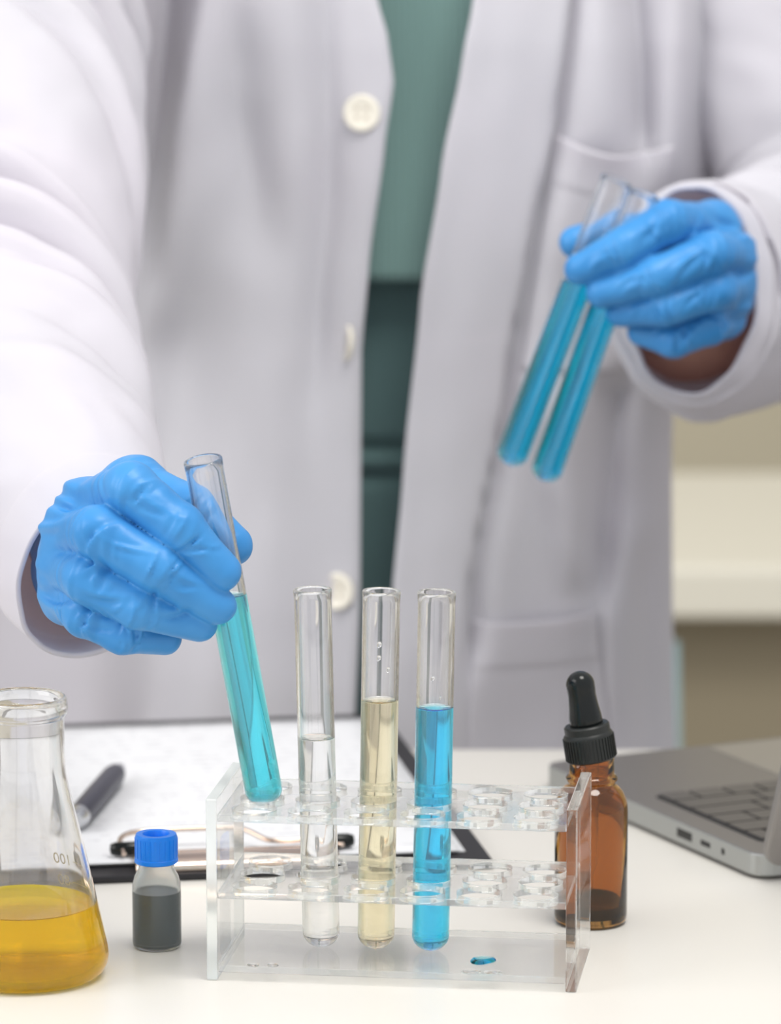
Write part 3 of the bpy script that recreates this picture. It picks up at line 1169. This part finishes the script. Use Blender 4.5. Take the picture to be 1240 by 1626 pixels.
pp = on_table(766, 1526, TZ + ZB)
puddle('spilled_drop', pp.x, pp.y, TZ + ZB + 0.0001, 0.0050, 0.0062, 0.0011, absorb(mat('drop_blue', (1, 1, 1), 0, trans=1, ior=1.33), (480, 70, 20)), 'small blue liquid drop spilled on the base plate of the rack', 0.6)
for px_, py_, r1, r2, sd_, lb in ((747, 1543, 0.0036, 0.0045, 1.0, 'clear water drop just left in front of the blue spill'), (783, 1544, 0.0034, 0.0040, 2.2, 'clear water drop just right in front of the blue spill'),
                                  (402, 1533, 0.0024, 0.0030, 3.0, 'tiny clear drop at the left end of the rack base'), (433, 1533, 0.0026, 0.0030, 4.2, 'tiny clear drop beside the colourless tube on the rack base')):
    pp = on_table(px_, py_, TZ + ZB)
    puddle('water_drop', pp.x, pp.y, TZ + ZB + 0.0001, r1, r2, 0.0003, M['water'], lb, sd_)

# ================================================================== ERLENMEYER FLASK
fp = on_table(40, 1548)
FL = empty('erlenmeyer_flask', (fp.x, fp.y, TZ), 'glass conical flask of yellow liquid at the left edge of the table', 'flask')
outer = [(0, 0.0012), (0.022, 0.0008), (0.0265, 0.0), (0.0300, 0.0006), (0.0328, 0.0028), (0.0342, 0.0060), (0.0346, 0.0095), (0.0340, 0.0135)]
outer += [(0.0296, 0.0335), (0.0262, 0.0490), (0.0228, 0.0635), (0.0200, 0.0750), (0.0186, 0.0815), (0.0178, 0.0870), (0.0175, 0.0930), (0.0174, 0.1030), (0.0174, 0.1080)]
outer += [(0.0177, 0.1092), (0.0186, 0.1100), (0.0190, 0.1118), (0.0188, 0.1140), (0.0187, 0.1155), (0.0184, 0.1168), (0.0176, 0.1174), (0.0166, 0.1168)]
wallt = 0.0016
inner = []
body_in = [p for p in outer[4:17]]
inner = [(0.0158, 0.1140), (0.0157, 0.1080)] + [(max(r - wallt, 0), z + (0.0012 if z < 0.02 else 0)) for r, z in reversed(body_in[1:-1])] + [(0.0300, 0.0042), (0.0265, 0.0026), (0.020, 0.0024), (0, 0.0027)]
sharp(lathe('glass_body', outer + inner, M['flask_glass'], FL, 96), 75)
lv = 0.0300


def inner_r(z):
    pts = sorted([(z_, r_) for r_, z_ in inner if z_ > 0.003])
    for (a, b), (c, d) in zip(pts, pts[1:]):
        if a <= z <= c:
            return b + (d - b) * (z - a) / (c - a)
    return pts[-1][1]


e = 0.00008
lp = [(0, 0.0026)] + [(r + e, z - e) for r, z in reversed(inner[:-1]) if z < lv - 0.002]
lp += [(inner_r(lv + 0.0010) + e, lv + 0.0010), (inner_r(lv) * 0.965, lv + 0.0003), (inner_r(lv) * 0.90, lv), (0, lv)]
sharp(lathe('liquid', lp, M['yellow'], FL, 96), 60)


def flask_r(z):
    pts = sorted([(z_, r_) for r_, z_ in outer[7:17]])
    for (a, b), (c, d) in zip(pts, pts[1:]):
        if a <= z <= c:
            return b + (d - b) * (z - a) / (c - a)
    return pts[-1][1]


def print_on_flask(name, body, size, ang0, z0):
    cu = bpy.data.curves.new(name, 'FONT')
    cu.body = body
    cu.size = size
    cu.resolution_u = 3
    tmp = bpy.data.objects.new('tmp_text', cu)
    COL.objects.link(tmp)
    dg = bpy.context.evaluated_depsgraph_get()
    me = bpy.data.meshes.new_from_object(tmp.evaluated_get(dg))
    bpy.data.objects.remove(tmp)
    for v in me.vertices:
        z = z0 + v.co.y
        r = flask_r(z) + 0.00012
        a = ang0 + v.co.x / r
        v.co = (r * math.cos(a), r * math.sin(a), z)
    return mesh_link(name, me, M['print'], FL)


def tick(z, a0, a1):
    n = 14
    V, Fc = [], []
    for i in range(n):
        a = a0 + (a1 - a0) * i / (n - 1)
        for dz in (-0.00018, 0.00018):
            r = flask_r(z + dz) + 0.00012
            V.append((r * math.cos(a), r * math.sin(a), z + dz))
    for i in range(n - 1):
        Fc.append((2 * i, 2 * i + 2, 2 * i + 3, 2 * i + 1))
    mesh_obj('graduation_line', V, Fc, M['print'], FL)


# printed on the far side of the glass, so it is read back to front through the flask
print_on_flask('graduation_number', '100', 0.0068, R(46), 0.0415)
print_on_flask('graduation_number', '80', 0.0068, R(52), 0.0320)
tick(0.0436, R(20), R(43))
tick(0.0341, R(24), R(49))

# ================================================================== SMALL VIAL WITH BLUE CAP
vp = on_table(249.5, 1503)
VI = empty('vial', (vp.x, vp.y, TZ), 'small frosted plastic vial of dark liquid with a blue cap', 'vial')
vo = [(0, 0.0006), (0.0075, 0.0003), (0.0092, 0.0), (0.0100, 0.0008), (0.0103, 0.0022), (0.0103, 0.0245), (0.0101, 0.0275), (0.0092, 0.0308), (0.0080, 0.0330), (0.0076, 0.0345), (0.0076, 0.0400)]
vi = [(0.0064, 0.0400), (0.0064, 0.0345), (0.0070, 0.0325), (0.0083, 0.0300), (0.0091, 0.0270), (0.0093, 0.0245), (0.0093, 0.0025), (0.0085, 0.0014), (0, 0.0014)]
sharp(lathe('bottle_body', vo + vi, M['frosted'], VI, 64), 60)
lathe('liquid', [(0, 0.0013), (0.0086, 0.0013), (0.00935, 0.0026), (0.00935, 0.0243), (0.0090, 0.0238), (0, 0.0238)], M['dark_solution'], VI, 48, True, 50)
co = [(0.0070, 0.0368), (0.0088, 0.0366), (0.0092, 0.0370), (0.0092, 0.0385), (0.0089, 0.0388), (0.0089, 0.0478), (0.0084, 0.0490), (0.0058, 0.0490), (0.0054, 0.0484), (0.0053, 0.0440), (0, 0.0438)]
cb = lathe_bm(co, 72, True, False)
sharp(from_bm('cap', cb, M['blue_plastic'], VI, True), 40)
for k in range(24):
    a = 2 * PI * k / 24
    if k == 0:
        rb = box('cap_rib', 0.0086, 0.00907, -0.0004, 0.0004, 0.0392, 0.0474, M['blue_plastic'], VI)
    else:
        o = rb.copy()
        COL.objects.link(o)
        o.parent = VI
        o.rotation_euler = (0, 0, a)

# ================================================================== AMBER DROPPER BOTTLE
ap = on_table(937.5, 1464)
AB = empty('dropper_bottle', (ap.x, ap.y, TZ), 'amber glass dropper bottle with a tilted black rubber bulb', 'bottle')
ao = [(0, 0.0014), (0.0110, 0.0012), (0.0128, 0.0), (0.0145, 0.0004), (0.0155, 0.0022), (0.0157, 0.0045), (0.0157, 0.0490), (0.0155, 0.0520), (0.0148, 0.0550), (0.0135, 0.0578),
      (0.0118, 0.0598), (0.0105, 0.0609), (0.0101, 0.0617), (0.0106, 0.0624), (0.0112, 0.0632), (0.0112, 0.0642), (0.0106, 0.0650), (0.0097, 0.0656), (0.0096, 0.0780)]
ai = [(0.0075, 0.0780), (0.0075, 0.0640), (0.0085, 0.0612), (0.0100, 0.0592), (0.0120, 0.0570), (0.0134, 0.0542), (0.0141, 0.0515), (0.0142, 0.0490), (0.0142, 0.0060), (0.0132, 0.0040), (0, 0.0034)]
sharp(lathe('bottle_body', ao + ai, M['amber'], AB, 72), 70)
lathe('liquid', [(0, 0.0033), (0.0133, 0.0039), (0.0143, 0.0060), (0.0143, 0.0088), (0.0136, 0.0084), (0, 0.0084)], M['amber_liquid'], AB, 48, True, 60)
lathe('pipette', [(0, 0.0140), (0.0010, 0.0140), (0.0012, 0.0200), (0.0030, 0.0260), (0.0032, 0.0760), (0.0026, 0.0760), (0.0024, 0.0262), (0.0007, 0.0200), (0.0005, 0.0142)], M['glass'], AB, 32, True, 60)
tiltm = Matrix.Rotation(R(-9.0), 4, 'Y')
cap = lathe('screw_cap', [(0.0080, 0.0), (0.0100, 0.0), (0.0107, 0.0006), (0.0107, 0.0108), (0.0103, 0.0116), (0.0098, 0.0122), (0.0098, 0.0150), (0.0092, 0.0157), (0.0066, 0.0157), (0.0066, 0.0100), (0.0080, 0.0100)],
            M['black_plastic'], AB, 72, True, 35)
cap.location = (0.0, 0, 0.0718)
cap.rotation_euler = (0, R(-9.0), 0)
bm = box_bm(0.0105, 0.0111, -0.00022, 0.00022, 0.0010, 0.0104)
me0 = bpy.data.meshes.new('cap_rib')
bm.to_mesh(me0)
bm.free()
me0.materials.append(M['black_plastic'])
for k in range(44):
    o = bpy.data.objects.new('cap_rib', me0)
    COL.objects.link(o)
    o.parent = cap
    o.rotation_euler = (0, 0, 2 * PI * k / 44)
bulb = lathe('rubber_bulb', [(0.0064, 0.0140), (0.0072, 0.0160), (0.0071, 0.0190), (0.0064, 0.0240), (0.0060, 0.0285), (0.0061, 0.0310), (0.0062, 0.0330)]
             + [(0.0062 * math.cos(R(a)), 0.0330 + 0.0060 * math.sin(R(a))) for a in range(10, 90, 10)] + [(0, 0.0390)], M['rubber'], AB, 48, True, 70)
bulb.location = cap.location
bulb.rotation_euler = cap.rotation_euler

# ================================================================== CLIPBOARD, PAPER, PEN
cb0 = on_table(785, 1380)
CBY = R(9.0)
CBW, CBD = 0.232, 0.322
CB = empty('clipboard', (cb0.x, cb0.y, TZ), 'black clipboard with a champagne metal clip lying behind the rack', 'clipboard', CBY)
box('board', -CBW, 0, 0, CBD, 0.0005, 0.0035, M['board'], CB, 0.0006)
CLX0, CLX1 = -0.166, -0.066
# pressed metal clip: base plate with a raised rolled bar
V, Fc = [], []
prof = [(0.004, 0.0036), (0.006, 0.0068), (0.012, 0.0084), (0.020, 0.0082), (0.026, 0.0062), (0.030, 0.0064)]
prof = catmull(prof, 4)
for i, x in enumerate(np.linspace(CLX0 + 0.004, CLX1 - 0.004, 12)):
    for p in prof:
        V.append((x, p[0], p[1]))
m_ = len(prof)
for i in range(11):
    for k in range(m_ - 1):
        Fc.append((i * m_ + k, i * m_ + k + 1, (i + 1) * m_ + k + 1, (i + 1) * m_ + k))
cl = mesh_obj('clip_plate', V, Fc, M['clip_metal'], CB, True)
md = cl.modifiers.new('thick', 'SOLIDIFY')
md.thickness = 0.0008
# sprung wire lever: runs across, dips in the middle towards the paper, black grips on the ends
wire = catmull([(CLX0, 0.020, 0.0085), (CLX0, 0.034, 0.0125), (CLX0 + 0.012, 0.042, 0.0135), (CLX0 + 0.050, 0.042, 0.0135), (CLX0 + 0.058, 0.040, 0.0125), (CLX0 + 0.066, 0.032, 0.0100), (CLX0 + 0.074, 0.030, 0.0095),
                (CLX1 - 0.010, 0.030, 0.0095), (CLX1, 0.022, 0.0085)], 6)
tube('clip_lever', wire, 0.0012, M['clip_metal'], CB, 10)
for x in (CLX0, CLX1):
    bm = lathe_bm([(0, -0.009), (0.0024, -0.0085), (0.0032, -0.006), (0.0032, 0.006), (0.0024, 0.0085), (0, 0.009)], 20)
    g = from_bm('rubber_grip', bm, M['rubber'], CB, True)
    g.rotation_euler = (0, PI / 2, 0)
    g.location = (x + (0.003 if x == CLX0 else -0.003), 0.026, 0.0095)


def sheet(name, x0, x1, y0, y1, z, th, bow, m, parent, rz=0.0):
    n1, n2 = 16, 20
    V, Fc = [], []
    for j in range(n2 + 1):
        for i in range(n1 + 1):
            u, v = i / n1, j / n2
            V.append((x0 + (x1 - x0) * u, y0 + (y1 - y0) * v, z + bow * (math.sin(PI * u) * 0.3 + v ** 3) + 0.0003 * noise.noise(Vector((u * 3, v * 3, z * 900)))))
    for j in range(n2):
        for i in range(n1):
            k = j * (n1 + 1) + i
            Fc.append((k, k + 1, k + n1 + 2, k + n1 + 1))
    o = mesh_obj(name, V, Fc, m, parent, True)
    s = o.modifiers.new('thick', 'SOLIDIFY')
    s.thickness = th
    s.offset = 1
    return o


# faint printed lines on the paper (flat print)
pm = M['paper']
nt = pm.node_tree
tc = nn(pm, 'ShaderNodeTexCoord')
sep = nn(pm, 'ShaderNodeSeparateXYZ')
nt.links.new(tc.outputs['Object'], sep.inputs[0])
wv = nn(pm, 'ShaderNodeMath', operation='SINE')
ml = nn(pm, 'ShaderNodeMath', operation='MULTIPLY')
ml.inputs[1].default_value = 2 * PI / 0.0095
nt.links.new(sep.outputs['Y'], ml.inputs[0])
nt.links.new(ml.outputs[0], wv.inputs[0])
gt = nn(pm, 'ShaderNodeMath', operation='GREATER_THAN')
gt.inputs[1].default_value = 0.72
nt.links.new(wv.outputs[0], gt.inputs[0])
mp = nn(pm, 'ShaderNodeMapping')
mp.inputs['Scale'].default_value = (1, 0.35, 1)
nt.links.new(tc.outputs['Object'], mp.inputs[0])
nz = nn(pm, 'ShaderNodeTexNoise')
nz.inputs['Scale'].default_value = 150
nt.links.new(mp.outputs[0], nz.inputs['Vector'])
g2 = nn(pm, 'ShaderNodeMath', operation='GREATER_THAN')
g2.inputs[1].default_value = 0.55
nt.links.new(nz.outputs['Fac'], g2.inputs[0])
mu = nn(pm, 'ShaderNodeMath', operation='MULTIPLY')
nt.links.new(gt.outputs[0], mu.inputs[0])
nt.links.new(g2.outputs[0], mu.inputs[1])
mx = nn(pm, 'ShaderNodeMix', data_type='RGBA')
mx.inputs['A'].default_value = (0.75, 0.755, 0.775, 1)
mx.inputs['B'].default_value = (0.60, 0.60, 0.63, 1)
nt.links.new(mu.outputs[0], mx.inputs['Factor'])
nt.links.new(mx.outputs['Result'], nt.nodes['Principled BSDF'].inputs['Base Color'])

for k, (lb, dx) in enumerate((('lower white sheet on the clipboard, showing at the edge', 0.003), ('top white printed sheet on the clipboard under the pen', 0.0))):
    o = sheet('paper_sheet', -CBW + 0.008 + dx, -0.013 + dx, 0.016 + dx, CBD - 0.024 + 0.3 * dx, 0.0, 0.0004, 0.0010 * k, M['paper'], None)
    o.location = (cb0.x, cb0.y, TZ + 0.0037 + 0.0012 * k)
    o.rotation_euler = (0, 0, CBY)
    o['label'] = lb
    o['category'] = 'paper'

p1, p2 = on_table(123, 1296, TZ + 0.0125), on_table(188, 1220, TZ + 0.0125)
PN = empty('pen', (p1.x, p1.y, TZ + 0.0116), 'dark grey ballpoint pen lying on the white paper', 'pen')
dv = Vector((p2.x - p1.x, p2.y - p1.y, 0)).normalized()
PN.rotation_euler = (0, 0, math.atan2(dv.y, dv.x))


def xlathe(name, prof, m, parent, n=28):
    o = lathe(name, prof, m, parent, n, True, 40)
    o.rotation_euler = (0, PI / 2, 0)
    return o


xlathe('barrel', [(0, 0.004), (0.0050, 0.004), (0.0056, 0.008), (0.0057, 0.050), (0.0056, 0.085), (0.0050, 0.092), (0, 0.092)], M['pen_body'], PN)
xlathe('grip_ring', [(0, -0.006), (0.0036, -0.006), (0.0050, -0.002), (0.0054, 0.004), (0.0050, 0.0045), (0, 0.0045)], M['pen_metal'], PN)
xlathe('tip', [(0, 0.112), (0.0008, 0.111), (0.0026, 0.104), (0.0046, 0.093), (0.0050, 0.092), (0, 0.0915)], M['pen_metal'], PN)

# ================================================================== LAPTOP
la = on_table(1204, 1401)
LYAW = R(25.6)
LP = empty('laptop', (la.x, la.y, TZ), 'grey aluminium laptop standing open at the right edge of the table', 'laptop', LYAW)
LW, LD, LT = 0.304, 0.209, 0.0105


def rounded_rect(x0, x1, y0, y1, r, n=6):
    pts = []
    for cx, cy, a0 in ((x1 - r, y1 - r, 0), (x0 + r, y1 - r, 90), (x0 + r, y0 + r, 180), (x1 - r, y0 + r, 270)):
        for k in range(n + 1):
            a = R(a0 + 90 * k / n)
            pts.append((cx + r * math.cos(a), cy + r * math.sin(a)))
    return pts


def slab(name, pts, z0, z1, m, parent, bev=0.0012, m2=None):
    bm = bmesh.new()
    a = [bm.verts.new((x, y, z0)) for x, y in pts]
    b = [bm.verts.new((x, y, z1)) for x, y in pts]
    n = len(pts)
    bm.faces.new(a)
    bm.faces.new(b)
    sides = [bm.faces.new((a[k], a[(k + 1) % n], b[(k + 1) % n], b[k])) for k in range(n)]
    if m2:
        for f in sides:
            f.material_index = 1
    o = from_bm(name, bm, m, parent)
    if m2:
        o.data.materials.append(m2)
    if bev:
        bevel(o, bev, 2, 50)
    return o


slab('base', rounded_rect(0, LW, 0, LD, 0.010), 0.0015, 0.0015 + LT, M['laptop'], LP, 0.0010, M['laptop_side'])
for fx in (0.02, LW - 0.02):
    for fy in (0.02, LD - 0.02):
        f = lathe('foot', [(0, 0), (0.005, 0), (0.005, 0.0016), (0, 0.0016)], M['rubber'], LP, 16, True, 40)
        f.location = (fx, fy, 0)
ZD = 0.0015 + LT
slab('keyboard_well', rounded_rect(0.014, LW - 0.014, 0.022, 0.122, 0.003, 3), ZD - 0.0002, ZD + 0.0002, M['key_well'], LP, 0)
slab('trackpad', rounded_rect(LW / 2 - 0.062, LW / 2 + 0.062, 0.129, 0.203, 0.004, 3), ZD - 0.0002, ZD + 0.0003, M['trackpad'], LP, 0)
kcache = {}
rows = [[1.0] * 14 + [0.5], [1.0] * 13 + [1.5], [1.5] + [1.0] * 12 + [1.0], [1.75] + [1.0] * 11 + [1.75], [2.25] + [1.0] * 10 + [2.25], [1.0, 1.0, 1.0, 1.25, 5.25, 1.25, 1.0, 0.95, 0.95, 0.85]]
for ri, row in enumerate(rows):
    tot = sum(row)
    unit = (LW - 0.031) / tot
    hgt = 0.0165
    ys = 0.0235 + ri * hgt
    xs = LW - 0.0155                         # seen from the person's side the rows run the other way
    for wk in row:
        ww = wk * unit
        key = round(ww, 4)
        if key not in kcache:
            tmpo = slab('key', rounded_rect(-ww / 2 + 0.0008, ww / 2 - 0.0008, -hgt / 2 + 0.0008, hgt / 2 - 0.0008, 0.0015, 2), 0, 0.0010, M['key'], LP, 0)
            kcache[key] = tmpo.data
            o = tmpo
        else:
            o = bpy.data.objects.new('key', kcache[key])
            COL.objects.link(o)
            o.parent = LP
        o.location = (xs - ww / 2, ys + hgt / 2, ZD + 0.0002)
        xs -= ww
for (y0, y1, hh) in ((0.060, 0.0745, 0.0046), (0.043, 0.0525, 0.0030), (0.030, 0.0335, 0.0034)):
    zc = 0.0015 + LT * 0.52
    box('port', -0.00015, 0.004, y0, y1, zc - hh / 2, zc + hh / 2, M['port'], LP, 0.0006)
lid = slab('lid', rounded_rect(0, LW, 0, LD, 0.010), -0.0025, 0.0025, M['laptop'], LP, 0.0012)
LEAN = R(20)
lid.location = (0, -0.002, 0.0080)
lid.rotation_euler = (PI / 2 + LEAN, 0, 0)
scr = slab('screen', rounded_rect(0.006, LW - 0.006, 0.010, LD - 0.006, 0.004, 3), -0.0029, -0.0024, M['screen'], lid, 0)
hb = lathe('hinge', [(0, 0.02), (0.0042, 0.02), (0.0042, LW - 0.02), (0, LW - 0.02)], M['key_well'], LP, 20, True, 40)
hb.rotation_euler = (0, PI / 2, 0)
hb.location = (0, 0.002, 0.0085)
